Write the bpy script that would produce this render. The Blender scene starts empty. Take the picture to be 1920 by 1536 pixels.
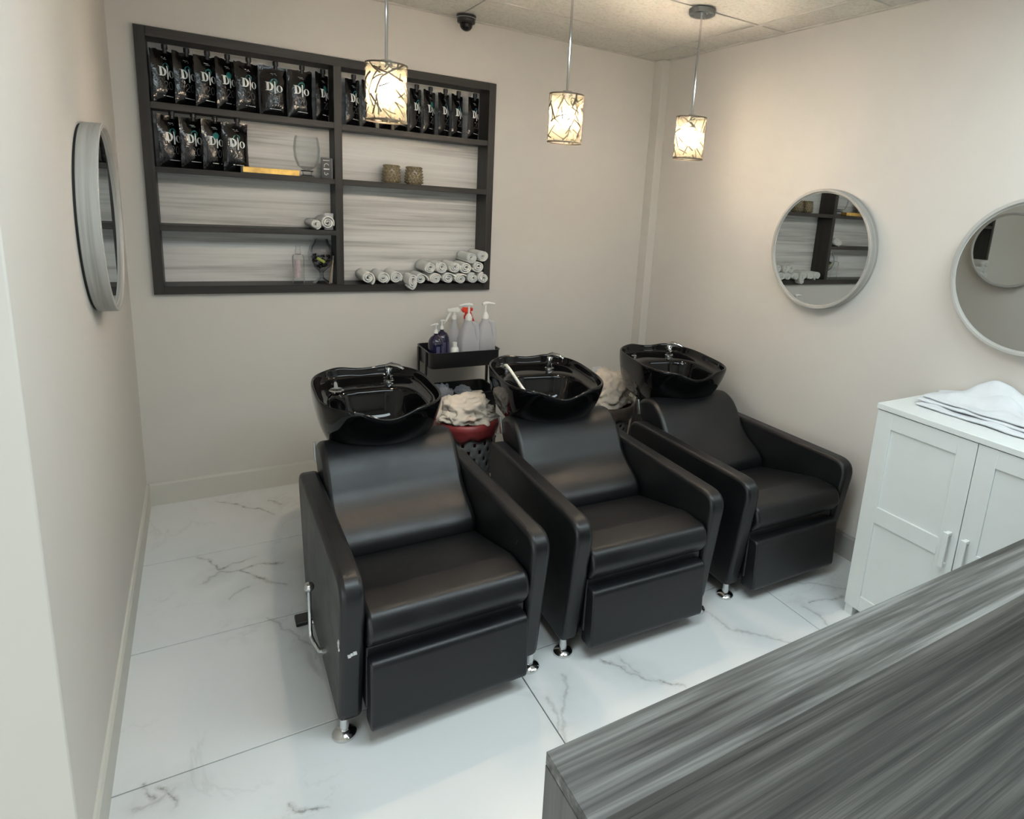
import bpy, bmesh, math, random
from math import sin, cos, pi, radians
from mathutils import Vector, Matrix, noise

# ------------------------------------------------------------------ camera, light, exposure
S = bpy.context.scene
C = S.collection
F_PX, CX, CY = 1172.527, 1096.11, 632.17
CAM = Vector((0.3017, -3.5863, 1.6667))
YAW, PITCH, ROLL = 0.5562, 0.2159, 0.0694
_fw = Vector((sin(YAW) * cos(PITCH), cos(YAW) * cos(PITCH), -sin(PITCH)))
_rt = Vector((cos(YAW), -sin(YAW), 0))
_up = _rt.cross(_fw)
_r2 = cos(ROLL) * _rt + sin(ROLL) * _up
_u2 = -sin(ROLL) * _rt + cos(ROLL) * _up
cam = bpy.data.cameras.new('camera')
cam.sensor_width = 36.0
cam.lens = F_PX / 1920 * 36.0
cam.shift_x = (960 - CX) / 1920
cam.shift_y = (CY - 768) / 1920
cam.clip_start = 0.03
camo = bpy.data.objects.new('camera', cam)
C.objects.link(camo)
M = Matrix((( _r2.x, _u2.x, -_fw.x, CAM.x), (_r2.y, _u2.y, -_fw.y, CAM.y), (_r2.z, _u2.z, -_fw.z, CAM.z), (0, 0, 0, 1)))
camo.matrix_world = M
S.camera = camo

TROFFER_STRENGTH = 9.0
BULB_STRENGTH = 365.0


def fill_light(name, loc, rot, sx, sy, watts):
    L = bpy.data.lights.new(name, 'AREA')
    L.shape = 'RECTANGLE'
    L.size, L.size_y, L.energy = sx, sy, watts
    L.color = (0.93, 1.0, 1.0)
    o = bpy.data.objects.new(name, L)
    o.location, o.rotation_euler = loc, rot
    C.objects.link(o)


# added fill lights behind the camera and at left, outside made-up windows
fill_light('fill_light_front', (0.3, -6.78, 1.35), (radians(90), 0, 0), 4.4, 2.1, 27)
fill_light('fill_light_side', (-2.78, -4.3, 1.35), (radians(90), 0, radians(-90)), 3.1, 2.1, 40)
w = bpy.data.worlds.new('world')
S.world = w
w.use_nodes = True
w.node_tree.nodes['Background'].inputs[0].default_value = (0.8, 0.85, 0.9, 1)
w.node_tree.nodes['Background'].inputs[1].default_value = 0.3
S.view_settings.view_transform = 'Standard'
S.view_settings.look = 'None'
S.view_settings.gamma = 1.0
S.view_settings.use_curve_mapping = False
S.view_settings.exposure = 0.66
S.cycles.use_denoising = True
S.cycles.use_light_tree = False
S.cycles.max_bounces = 7
S.cycles.transparent_max_bounces = 12
S.cycles.caustics_reflective = False
S.cycles.caustics_refractive = False
S.cycles.sample_clamp_indirect = 4.0

# ------------------------------------------------------------------ materials
MATS = {}


class NT:
    def __init__(s, name):
        s.m = bpy.data.materials.new(name)
        s.m.use_nodes = True
        s.t = s.m.node_tree
        s.p = s.t.nodes['Principled BSDF']
        s.out = s.t.nodes['Material Output']
        MATS[name] = s.m

    def n(s, kind, **kw):
        nd = s.t.nodes.new(kind)
        for k, v in kw.items():
            setattr(nd, k, v)
        return nd

    def l(s, a, b):
        s.t.links.new(a, b)

    def val(s, sock, v):
        if hasattr(v, 'is_linked'):
            s.l(v, sock)
        else:
            sock.default_value = v

    def math(s, op, a, b=0.0, c=None, clamp=False):
        nd = s.n('ShaderNodeMath', operation=op, use_clamp=clamp)
        s.val(nd.inputs[0], a)
        s.val(nd.inputs[1], b)
        if c is not None:
            s.val(nd.inputs[2], c)
        return nd.outputs[0]

    def vec(s, op, a, b=(0, 0, 0)):
        nd = s.n('ShaderNodeVectorMath', operation=op)
        s.val(nd.inputs[0], a)
        if op == 'SCALE':
            s.val(nd.inputs[3], b)
        elif op != 'LENGTH':
            s.val(nd.inputs[1], b)
        return nd.outputs['Value'] if op in ('DOT_PRODUCT', 'LENGTH') else nd.outputs['Vector']

    def noise(s, vec, scale, detail=4.0, rough=0.55, dist=0.0):
        nd = s.n('ShaderNodeTexNoise')
        if vec is not None:
            s.l(vec, nd.inputs['Vector'])
        nd.inputs['Scale'].default_value = scale
        nd.inputs['Detail'].default_value = detail
        nd.inputs['Roughness'].default_value = rough
        nd.inputs['Distortion'].default_value = dist
        return nd

    def ramp(s, fac, stops):
        nd = s.n('ShaderNodeValToRGB')
        e = nd.color_ramp.elements
        while len(e) < len(stops):
            e.new(0.5)
        for el, (p, c) in zip(e, stops):
            el.position = p
            el.color = (*c, 1) if len(c) == 3 else c
        s.l(fac, nd.inputs[0])
        return nd.outputs[0]

    def mix(s, fac, a, b, blend='MIX'):
        nd = s.n('ShaderNodeMix', data_type='RGBA', blend_type=blend)
        s.val(nd.inputs[0], fac)
        for i, v in ((6, a), (7, b)):
            if hasattr(v, 'is_linked'):
                s.l(v, nd.inputs[i])
            else:
                nd.inputs[i].default_value = (*v, 1)
        return nd.outputs[2]

    def bump(s, h, strength, dist=0.01):
        nd = s.n('ShaderNodeBump')
        nd.inputs['Strength'].default_value = strength
        nd.inputs['Distance'].default_value = dist
        s.l(h, nd.inputs['Height'])
        s.l(nd.outputs[0], s.p.inputs['Normal'])

    def coords(s, which='Object'):
        return s.n('ShaderNodeTexCoord').outputs[which]

    def mapping(s, vec, scale=(1, 1, 1), loc=(0, 0, 0), rot=(0, 0, 0)):
        nd = s.n('ShaderNodeMapping')
        s.l(vec, nd.inputs[0])
        nd.inputs['Scale'].default_value = scale
        nd.inputs['Location'].default_value = loc
        nd.inputs['Rotation'].default_value = rot
        return nd.outputs[0]


def basic(name, col, rough=0.5, metal=0.0, spec=0.5, coat=0.0, var=0.06, vscale=12.0, bump=0.0, bscale=200.0, sheen=0.0):
    m = NT(name)
    p = m.p
    co = m.coords()
    nz = m.noise(co, vscale, 3)
    lo = tuple(c * (1 - var) for c in col)
    hi = tuple(min(1, c * (1 + var)) for c in col)
    m.l(m.ramp(nz.outputs['Fac'], [(0.3, lo), (0.7, hi)]), p.inputs['Base Color'])
    p.inputs['Roughness'].default_value = rough
    p.inputs['Metallic'].default_value = metal
    p.inputs['Specular IOR Level'].default_value = spec
    p.inputs['Coat Weight'].default_value = coat
    p.inputs['Sheen Weight'].default_value = sheen
    if bump:
        m.bump(m.noise(co, bscale, 3).outputs['Fac'], bump, 0.002)
    return m.m


def wood(name, axis, dark, mid, light, rough=0.45, scale=1.0, contrast=(0.3, 0.5, 0.72), spec=0.4):
    """Laminate with long grain running along one axis."""
    m = NT(name)
    co = m.coords()
    k = [26 * scale] * 3
    k[axis] = 0.9 * scale
    broad = m.noise(m.mapping(co, tuple(k)), 1.0, 5, 0.6, 0.6)
    k2 = [110 * scale] * 3
    k2[axis] = 2.2 * scale
    fine = m.noise(m.mapping(co, tuple(k2), (3, 7, 1)), 1.0, 3, 0.6)
    k3 = [7 * scale] * 3
    k3[axis] = 0.5 * scale
    wide = m.noise(m.mapping(co, tuple(k3), (9, 2, 5)), 1.0, 3, 0.5, 0.8)
    f = m.math('ADD', m.math('MULTIPLY', broad.outputs['Fac'], 0.55), m.math('MULTIPLY', fine.outputs['Fac'], 0.20))
    f = m.math('ADD', f, m.math('MULTIPLY', wide.outputs['Fac'], 0.25))
    m.l(m.ramp(f, [(contrast[0], dark), (contrast[1], mid), (contrast[2], light)]), m.p.inputs['Base Color'])
    m.p.inputs['Roughness'].default_value = rough
    m.p.inputs['Specular IOR Level'].default_value = spec
    m.bump(f, 0.12, 0.002)
    return m.m


# floor marble: veins are real marks in the stone, laid out in floor coordinates
VEINS = [('s', [(0.306, -0.077), (0.388, -0.145), (0.445, -0.214), (0.513, -0.281), (0.538, -0.334)]),
         ('s', [(0.214, -0.600), (0.255, -0.651), (0.297, -0.743)]),
         ('s', [(0.297, -0.743), (0.351, -0.718), (0.397, -0.717), (0.435, -0.716)]),
         ('s', [(0.297, -0.760), (0.368, -0.793), (0.420, -0.782), (0.451, -0.779), (0.534, -0.803)]),
         ('s', [(0.368, -0.793), (0.415, -0.858), (0.462, -0.906), (0.536, -0.986)]),
         ('f', [(0.297, -0.760), (0.229, -0.821)]),
         ('f', [(0.448, -1.183), (0.512, -1.289), (0.556, -1.376), (0.586, -1.483)]),
         ('f', [(0.065, -1.862), (0.124, -1.859), (0.154, -1.839)]),
         ('s', [(0.075, -1.794), (0.105, -1.849)]),
         ('s', [(0.122, -1.819), (0.167, -1.882), (0.161, -1.899)]),
         ('s', [(0.430, -2.041), (0.470, -2.068), (0.513, -2.097)]),
         ('f', [(1.335, -1.961), (1.296, -2.030), (1.252, -2.085), (1.200, -2.204)]),
         ('f', [(1.229, -2.017), (1.226, -2.092), (1.207, -2.165)]),
         ('s', [(1.482, -1.954), (1.528, -2.010), (1.565, -2.058), (1.620, -2.115), (1.686, -2.193)]),
         ('f', [(1.555, -1.987), (1.580, -2.054)]),
         ('s', [(2.502, -2.061), (2.599, -2.079), (2.700, -2.106)]),
         ('f', [(2.570, -1.929), (2.657, -1.979), (2.699, -2.035), (2.758, -2.077)]),
         ('f', [(2.023, -1.868), (2.060, -1.944), (2.072, -2.042), (2.153, -2.124), (2.236, -2.203)]),
         ('f', [(2.450, -2.061), (2.483, -2.148), (2.459, -2.194)]),
         ('s', [(0.534, -0.189), (0.587, -0.238)]),
         ('f', [(0.400, -0.934), (0.321, -0.976)])]


def marble():
    m = NT('marble_tile')
    pos = m.n('ShaderNodeNewGeometry').outputs['Position']
    wob = m.noise(pos, 9.0, 5, 0.6)
    off = m.vec('SCALE', m.vec('SUBTRACT', wob.outputs['Color'], (0.5, 0.5, 0.5)), 0.09)
    flat = m.vec('MULTIPLY', m.vec('ADD', pos, off), (1, 1, 0))

    def field(kind):
        best = None
        for k, pl in VEINS:
            if k != kind:
                continue
            for a, b in zip(pl[:-1], pl[1:]):
                d = (b[0] - a[0], b[1] - a[1], 0)
                L2 = d[0] ** 2 + d[1] ** 2
                pa = m.vec('SUBTRACT', flat, (a[0], a[1], 0))
                h = m.math('MULTIPLY', m.vec('DOT_PRODUCT', pa, d), 1 / L2, clamp=True)
                dd = m.n('ShaderNodeVectorMath', operation='SCALE')
                dd.inputs[0].default_value = d
                m.l(h, dd.inputs[3])
                q = m.vec('LENGTH', m.vec('SUBTRACT', pa, dd.outputs[0]))
                best = q if best is None else m.math('MINIMUM', best, q)
        return best
    ds, df = field('s'), field('f')
    brk = m.noise(pos, 22.0, 4, 0.65).outputs['Fac']
    thin = m.ramp(m.math('ADD', ds, m.math('MULTIPLY', m.math('SUBTRACT', brk, 0.44), 0.035)), [(0.0, (1, 1, 1)), (0.004, (0.4, 0.4, 0.4)), (0.013, (0, 0, 0))])
    halo = m.ramp(ds, [(0.0, (0.25, 0.25, 0.25)), (0.10, (0, 0, 0))])
    cloud = m.ramp(df, [(0.0, (0.45, 0.45, 0.45)), (0.02, (0.25, 0.25, 0.25)), (0.09, (0, 0, 0))])
    fthin = m.ramp(df, [(0.0, (0.7, 0.7, 0.7)), (0.008, (0, 0, 0))])
    tot = m.math('MAXIMUM', thin, m.math('MULTIPLY', fthin, m.math('MULTIPLY', brk, 1.2)))
    soft = m.math('MULTIPLY', m.math('ADD', halo, cloud), m.math('MULTIPLY', brk, 1.3))
    # faint background veining everywhere
    big = m.noise(pos, 1.3, 6, 0.62, 1.2).outputs['Fac']
    vein = m.math('ABSOLUTE', m.math('SUBTRACT', big, 0.5))
    bg = m.ramp(vein, [(0.0, (0.22, 0.22, 0.22)), (0.012, (0.03, 0.03, 0.03)), (0.04, (0, 0, 0))])
    gate = m.ramp(m.noise(pos, 2.1, 2).outputs['Fac'], [(0.5, (0, 0, 0)), (0.62, (1, 1, 1))])
    base = m.mix(m.math('MULTIPLY', bg, gate), (0.755, 0.765, 0.76), (0.40, 0.40, 0.39))
    base = m.mix(soft, base, (0.44, 0.45, 0.45))
    base = m.mix(m.math('MULTIPLY', tot, 0.8), base, (0.27, 0.262, 0.245))
    m.l(base, m.p.inputs['Base Color'])
    m.p.inputs['Roughness'].default_value = 0.2
    m.p.inputs['Specular IOR Level'].default_value = 0.5


marble()


def wall_paint(name, col, bump=0.05):
    m = NT(name)
    pos = m.n('ShaderNodeNewGeometry').outputs['Position']
    a = m.noise(pos, 1.4, 3).outputs['Fac']
    m.l(m.ramp(a, [(0.3, tuple(c * 0.97 for c in col)), (0.7, tuple(c * 1.02 for c in col))]), m.p.inputs['Base Color'])
    m.p.inputs['Roughness'].default_value = 0.62
    m.p.inputs['Specular IOR Level'].default_value = 0.3


wall_paint('wall_paint', (0.665, 0.630, 0.580))
wall_paint('trim_paint', (0.64, 0.62, 0.56))
wall_paint('shaded_trim_paint', (0.42, 0.40, 0.37))  # trim colour darkened to stand in for shade along the right wall
basic('grout', (0.13, 0.13, 0.125), 0.8)
basic('outlet_white', (0.8, 0.79, 0.76), 0.35)


def ceiling_mat():
    m = NT('ceiling_board')
    pos = m.n('ShaderNodeNewGeometry').outputs['Position']
    f = m.noise(pos, 70.0, 5, 0.7).outputs['Fac']
    m.l(m.ramp(f, [(0.34, (0.56, 0.53, 0.47)), (0.52, (0.70, 0.67, 0.61))]), m.p.inputs['Base Color'])
    m.p.inputs['Roughness'].default_value = 0.9
    m.p.inputs['Specular IOR Level'].default_value = 0.1
    m.bump(f, 0.4, 0.004)


ceiling_mat()
basic('grid_metal', (0.62, 0.59, 0.53), 0.5)

wood('dark_wood_x', 0, (0.016, 0.0155, 0.0145), (0.030, 0.0285, 0.0265), (0.054, 0.051, 0.047), spec=0.3)
wood('dark_wood_z', 2, (0.016, 0.0155, 0.0145), (0.030, 0.0285, 0.0265), (0.054, 0.051, 0.047), spec=0.3)
wood('pale_wood', 0, (0.38, 0.37, 0.35), (0.68, 0.665, 0.63), (0.79, 0.775, 0.745), 0.5, 0.75, (0.38, 0.5, 0.61))
wood('counter_wood', 0, (0.022, 0.021, 0.019), (0.092, 0.091, 0.086), (0.25, 0.25, 0.24), 0.42, 1.5, (0.40, 0.5, 0.63))
wood('counter_wood_end', 2, (0.035, 0.034, 0.031), (0.08, 0.078, 0.074), (0.15, 0.147, 0.14), 0.45, 1.5)


def ring_wood():
    m = NT('mirror_wood')
    co = m.coords()
    # grain wraps around the ring: use the distance along its axis
    nz = m.noise(m.mapping(co, (60, 1.5, 1.5)), 1.0, 4, 0.6, 0.4)
    m.l(m.ramp(nz.outputs['Fac'], [(0.3, (0.25, 0.235, 0.21)), (0.5, (0.40, 0.385, 0.355)), (0.7, (0.50, 0.485, 0.455))]), m.p.inputs['Base Color'])
    m.p.inputs['Roughness'].default_value = 0.4


ring_wood()


def leather():
    m = NT('black_leather')
    co = m.coords()
    pore = m.n('ShaderNodeTexVoronoi')
    m.l(co, pore.inputs['Vector'])
    pore.inputs['Scale'].default_value = 420.0
    wear = m.noise(co, 7.0, 4, 0.6).outputs['Fac']
    m.l(m.ramp(wear, [(0.3, (0.0045, 0.005, 0.0058)), (0.7, (0.0072, 0.0078, 0.009))]), m.p.inputs['Base Color'])
    m.l(m.ramp(wear, [(0.3, (0.36, 0.36, 0.36)), (0.7, (0.46, 0.46, 0.46))]), m.p.inputs['Roughness'])
    m.p.inputs['Specular IOR Level'].default_value = 0.5
    wr = m.noise(co, 14.0, 3, 0.5, 0.6).outputs['Fac']
    m.bump(m.math('ADD', m.math('MULTIPLY', pore.outputs['Distance'], 0.25), m.math('MULTIPLY', wr, 0.9)), 0.22, 0.004)


leather()
basic('basin_black', (0.003, 0.003, 0.0035), 0.05, spec=0.32)
basic('chrome', (0.72, 0.72, 0.72), 0.08, 1.0, var=0.02)
basic('brushed_steel', (0.55, 0.55, 0.54), 0.3, 1.0, var=0.04)
basic('nickel', (0.10, 0.088, 0.070), 0.45, 1.0, var=0.06)
basic('black_plastic', (0.012, 0.012, 0.013), 0.35)
basic('black_rubber', (0.015, 0.015, 0.015), 0.7)
basic('white_lacquer', (0.74, 0.755, 0.735), 0.35, var=0.015)
basic('white_plastic', (0.82, 0.81, 0.76), 0.35)
basic('red_plastic', (0.70, 0.05, 0.02), 0.3)
basic('navy_plastic', (0.012, 0.010, 0.035), 0.15, coat=0.4)
basic('label_navy', (0.07, 0.07, 0.14), 0.5)
basic('towel_white', (0.78, 0.76, 0.72), 0.95, spec=0.1, sheen=0.3, bump=0.6, bscale=500)
basic('cloth_white', (0.66, 0.67, 0.69), 0.9, spec=0.15, sheen=0.2, bump=0.3, bscale=700)
basic('cloth_cream', (0.70, 0.62, 0.53), 0.95, spec=0.1, sheen=0.2, bump=0.4, bscale=300)
basic('bag_red', (0.24, 0.035, 0.035), 0.4, var=0.2, vscale=25)
basic('bag_taupe', (0.085, 0.07, 0.06), 0.35, var=0.25, vscale=25)
basic('basket_grey', (0.20, 0.195, 0.185), 0.5)
basic('gold_foil', (0.85, 0.50, 0.14), 0.3, 0.55, var=0.3, vscale=18)
basic('dark_card', (0.01, 0.01, 0.01), 0.3)
basic('white_print', (0.82, 0.83, 0.80), 0.4)
basic('grey_print', (0.14, 0.15, 0.15), 0.4)
basic('teal_print', (0.02, 0.16, 0.16), 0.35, var=0.4, vscale=60)
basic('pink_label', (0.48, 0.39, 0.40), 0.5, var=0.15, vscale=80)
basic('lime_green', (0.42, 0.48, 0.10), 0.4)
basic('potpourri', (0.012, 0.011, 0.011), 0.35, var=0.5, vscale=60)
basic('bamboo', (0.36, 0.25, 0.15), 0.5)
basic('amber_yellow', (0.90, 0.48, 0.01), 0.35)
basic('paper_pale', (0.62, 0.60, 0.62), 0.6)
basic('scuff_pale', (0.6, 0.6, 0.58), 0.6)


def foil():
    m = NT('black_foil')
    co = m.coords()
    m.p.inputs['Base Color'].default_value = (0.003, 0.003, 0.0035, 1)
    m.p.inputs['Roughness'].default_value = 0.13
    m.p.inputs['Specular IOR Level'].default_value = 0.5
    a = m.noise(m.mapping(co, (1, 1, 0.45)), 38.0, 3, 0.55, 0.8).outputs['Fac']
    m.bump(a, 0.55, 0.006)


foil()


def shader_mix(name, build):
    m = NT(name)
    m.t.nodes.remove(m.p)
    build(m)


def _thin_glass(m, tint=(0.97, 0.98, 0.98), edge=0.55):
    tr = m.n('ShaderNodeBsdfTransparent')
    tr.inputs[0].default_value = (*tint, 1)
    gl = m.n('ShaderNodeBsdfGlossy')
    gl.inputs['Roughness'].default_value = 0.03
    lw = m.n('ShaderNodeLayerWeight')
    lw.inputs[0].default_value = edge * 0.5
    mx = m.n('ShaderNodeMixShader')
    m.l(m.math('MULTIPLY', lw.outputs['Fresnel'], 0.6), mx.inputs[0])
    m.l(tr.outputs[0], mx.inputs[1])
    m.l(gl.outputs[0], mx.inputs[2])
    m.l(mx.outputs[0], m.out.inputs[0])


shader_mix('clear_glass', lambda m: _thin_glass(m, (0.96, 0.965, 0.965), .35))
shader_mix('smoked_glass', lambda m: _thin_glass(m, (0.82, 0.83, 0.84)))


def _milky(m, col, clear):
    tr = m.n('ShaderNodeBsdfTransparent')
    tl = m.n('ShaderNodeBsdfTranslucent')
    tl.inputs[0].default_value = (*col, 1)
    df = m.n('ShaderNodeBsdfDiffuse')
    df.inputs[0].default_value = (*col, 1)
    a = m.n('ShaderNodeMixShader')
    a.inputs[0].default_value = 0.5
    m.l(df.outputs[0], a.inputs[1])
    m.l(tl.outputs[0], a.inputs[2])
    b = m.n('ShaderNodeMixShader')
    b.inputs[0].default_value = clear
    m.l(a.outputs[0], b.inputs[1])
    m.l(tr.outputs[0], b.inputs[2])
    m.l(b.outputs[0], m.out.inputs[0])


shader_mix('milky_jug', lambda m: _milky(m, (0.82, 0.82, 0.85), 0.4))
shader_mix('plastic_film', lambda m: _milky(m, (0.72, 0.75, 0.80), 0.5))
shader_mix('lamp_liner', lambda m: _milky(m, (0.080, 0.073, 0.050), 0.5))
basic('amber_glass', (0.20, 0.165, 0.10), 0.16, var=0.35, vscale=90)


def _emit(name, col, strength):
    m = NT(name)
    m.t.nodes.remove(m.p)
    e = m.n('ShaderNodeEmission')
    e.inputs[0].default_value = (*col, 1)
    e.inputs[1].default_value = strength
    m.l(e.outputs[0], m.out.inputs[0])


_emit('troffer_glow', (0.85, 1.0, 1.05), TROFFER_STRENGTH)
_emit('bulb_glow', (1.0, 0.80, 0.60), BULB_STRENGTH)
m_ = NT('mirror_glass')
m_.p.inputs['Base Color'].default_value = (0.86, 0.88, 0.87, 1)
m_.p.inputs['Metallic'].default_value = 1.0
m_.p.inputs['Roughness'].default_value = 0.012


# ------------------------------------------------------------------ mesh helpers
class MB:
    def __init__(s):
        s.v = []
        s.f = []

    def add(s, vs, fs):
        o = len(s.v)
        s.v += [tuple(v) for v in vs]
        s.f += [tuple(i + o for i in f) for f in fs]
        return s

    def box(s, a, b, mat=None):
        x0, y0, z0 = a
        x1, y1, z1 = b
        vs = [(x0, y0, z0), (x1, y0, z0), (x1, y1, z0), (x0, y1, z0), (x0, y0, z1), (x1, y0, z1), (x1, y1, z1), (x0, y1, z1)]
        if mat is not None:
            vs = [tuple(mat @ Vector(v)) for v in vs]
        return s.add(vs, [(0, 3, 2, 1), (4, 5, 6, 7), (0, 1, 5, 4), (1, 2, 6, 5), (2, 3, 7, 6), (3, 0, 4, 7)])

    def loft(s, rings, closed=True, cap0=False, cap1=False):
        n = len(rings[0])
        vs = [p for r in rings for p in r]
        fs = []
        for i in range(len(rings) - 1):
            for j in range(n if closed else n - 1):
                k = (j + 1) % n
                fs.append((i * n + j, i * n + k, (i + 1) * n + k, (i + 1) * n + j))
        if cap0:
            fs.append(tuple(range(n - 1, -1, -1)))
        if cap1:
            fs.append(tuple((len(rings) - 1) * n + j for j in range(n)))
        return s.add(vs, fs)

    def lathe(s, prof, n=24, c=(0, 0, 0), cap0=True, cap1=True, wob=None):
        rings = []
        for i, (r, z) in enumerate(prof):
            rg = []
            for j in range(n):
                a = 2 * pi * j / n
                k = 1 + (wob(a, z) if wob else 0)
                rg.append((c[0] + r * k * cos(a), c[1] + r * k * sin(a), c[2] + z))
            rings.append(rg)
        return s.loft(rings, True, cap0 and prof[0][0] > 1e-5, cap1 and prof[-1][0] > 1e-5)

    def tube(s, pts, r, n=10, caps=True):
        pts = [Vector(p) for p in pts]
        rr = r if isinstance(r, (list, tuple)) else [r] * len(pts)
        t0 = (pts[1] - pts[0]).normalized()
        up = Vector((0, 0, 1)) if abs(t0.z) < 0.9 else Vector((1, 0, 0))
        u = t0.cross(up).normalized()
        rings = []
        for i, p in enumerate(pts):
            t = (pts[min(i + 1, len(pts) - 1)] - pts[max(i - 1, 0)]).normalized()
            u = (u - t * u.dot(t)).normalized()
            v = t.cross(u)
            rings.append([tuple(p + rr[i] * (cos(2 * pi * j / n) * u + sin(2 * pi * j / n) * v)) for j in range(n)])
        return s.loft(rings, True, caps, caps)

    def prism_x(s, prof, x0, x1):
        """polygon of (y, z) pushed along x"""
        return s.loft([[(x0, y, z) for y, z in prof], [(x1, y, z) for y, z in prof]], True, True, True)

    def build(s, name, mat, parent=None, smooth=False, bevel=0.0, seg=2, angle=35, subsurf=0, solid=0.0, fix=True):
        me = bpy.data.meshes.new(name)
        me.from_pydata(s.v, [], s.f)
        me.update()
        if fix:
            bm = bmesh.new()
            bm.from_mesh(me)
            bmesh.ops.recalc_face_normals(bm, faces=bm.faces)
            bm.to_mesh(me)
            bm.free()
        return link(name, me, mat, parent, smooth, bevel, seg, angle, subsurf, solid)


def link(name, me, mat, parent=None, smooth=False, bevel=0.0, seg=2, angle=35, subsurf=0, solid=0.0):
    if not me.materials:
        me.materials.append(MATS[mat])
    if smooth or bevel:
        me.polygons.foreach_set('use_smooth', [True] * len(me.polygons))
        me.set_sharp_from_angle(angle=radians(angle))
    o = bpy.data.objects.new(name, me)
    C.objects.link(o)
    if parent:
        o.parent = parent
    if solid:
        md = o.modifiers.new('solid', 'SOLIDIFY')
        md.thickness = solid
        md.offset = 0
    if bevel:
        md = o.modifiers.new('bevel', 'BEVEL')
        md.width = bevel
        md.segments = seg
        md.limit_method = 'ANGLE'
        md.angle_limit = radians(angle)
    if subsurf:
        md = o.modifiers.new('sub', 'SUBSURF')
        md.levels = md.render_levels = subsurf
    return o


def tag(o, label, cat, group=None):
    o['label'] = label
    o['category'] = cat
    if group:
        o['group'] = group
    return o


def thing(name, label, cat, loc=(0, 0, 0), rz=0.0, group=None):
    o = bpy.data.objects.new(name, None)
    o.empty_display_size = 0.05
    C.objects.link(o)
    o.location = loc
    o.rotation_euler = (0, 0, rz)
    return tag(o, label, cat, group)


def struct(o):
    o['kind'] = 'structure'
    return o


def dup(root, loc, rz=None, label=None):
    r = root.copy()
    C.objects.link(r)
    r.location = loc
    if rz is not None:
        r.rotation_euler = (0, 0, rz)
    if label:
        r['label'] = label
    for ch in list(root.children):
        c = ch.copy()
        C.objects.link(c)
        c.parent = r
        for g in list(ch.children):
            d = g.copy()
            C.objects.link(d)
            d.parent = c
    return r


def rounded(pts, rad, n=5):
    """polygon with rounded corners; rad one number or one per corner"""
    out = []
    N = len(pts)
    for i in range(N):
        p = Vector(pts[i])
        a = (Vector(pts[i - 1]) - p)
        b = (Vector(pts[(i + 1) % N]) - p)
        r = rad[i] if isinstance(rad, (list, tuple)) else rad
        ang = a.angle(b)
        d = min(r / math.tan(ang / 2), a.length * 0.49, b.length * 0.49)
        p0, p1 = p + a.normalized() * d, p + b.normalized() * d
        for k in range(n + 1):
            t = k / n
            out.append(tuple((1 - t) ** 2 * p0 + 2 * t * (1 - t) * p + t * t * p1))
    return out


def catmull(pts, n=6, closed=True):
    N = len(pts)
    out = []
    for i in range(N if closed else N - 1):
        P = [Vector(pts[(i + k) % N] if closed else pts[max(0, min(N - 1, i + k))]) for k in (-1, 0, 1, 2)]
        for k in range(n):
            t = k / n
            out.append(tuple(0.5 * (2 * P[1] + (P[2] - P[0]) * t + (2 * P[0] - 5 * P[1] + 4 * P[2] - P[3]) * t * t + (3 * P[1] - P[0] - 3 * P[2] + P[3]) * t ** 3)))
    if not closed:
        out.append(tuple(pts[-1]))
    return out


rnd = random.Random(7)
W, H = 2.99, 2.587            # right wall, ceiling height
YF, XL = -6.6, -2.6           # far ends of the salon behind the camera

# ------------------------------------------------------------------ the setting
floor = struct(MB().box((XL - .1, YF - .1, -0.06), (W + .1, 0.1, -0.004)).build('floor', 'grout'))
xs = [XL, -1.2195, -0.0135, 1.1925, 2.4000, W]
ys = [0.0, -0.593] + [-0.593 - 0.6 * k for k in range(1, 11)]
for i in range(5):
    for j in range(11):
        g = 0.0019
        a, b = xs[i] + g, xs[i + 1] - g
        if i == 1 and j < 3:
            b = min(b, 0.0)
        MB().box((a, ys[j + 1] + g, -0.012), (b, ys[j] - g, 0.0)).build('tile', 'marble_tile', floor, bevel=0.0008, seg=1)

# back wall with the opening for the recessed shelving
NX0, NX1, NZ0, NZ1 = 0.11, 1.79, 1.10, 2.268
bw = MB()
bw.box((-0.1, 0, -0.05), (NX0, 0.3, H + .05)).box((NX1, 0, -0.05), (W + .1, 0.3, H + .05))
bw.box((NX0, 0, -0.05), (NX1, 0.3, NZ0)).box((NX0, 0, NZ1), (NX1, 0.3, H + .05))
struct(bw.build('wall_back', 'wall_paint'))
struct(MB().box((XL, -2.10, -0.05), (0, 0.3, H + .05)).build('wall_left', 'wall_paint', bevel=0.004, seg=2))
struct(MB().box((W, YF, -0.05), (W + .1, 0, H + .05)).build('wall_right', 'wall_paint'))
m = MB()
m.box((XL - .1, YF, -0.05), (XL, -5.9, H + .05)).box((XL - .1, -2.7, -0.05), (XL, -2.1, H + .05))
m.box((XL - .1, -5.9, -0.05), (XL, -2.7, .28)).box((XL - .1, -5.9, 2.42), (XL, -2.7, H + .05))
struct(m.build('wall_outer', 'wall_paint'))
m = MB()
m.box((XL - .1, YF - .1, -0.05), (-1.95, YF, H + .05)).box((2.55, YF - .1, -0.05), (W + .1, YF, H + .05))
m.box((-1.95, YF - .1, -0.05), (2.55, YF, .28)).box((-1.95, YF - .1, 2.42), (2.55, YF, H + .05))
struct(m.build('wall_front', 'wall_paint'))
struct(MB().box((0.95, -4.52, -0.05), (W, -4.40, H + .05)).box((0.80, -4.52, -0.05), (0.95, -3.75, H + .05)).build('wall_light_block', 'wall_paint'))  # unseen wall and return, added to keep light off the counter's near face


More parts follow.
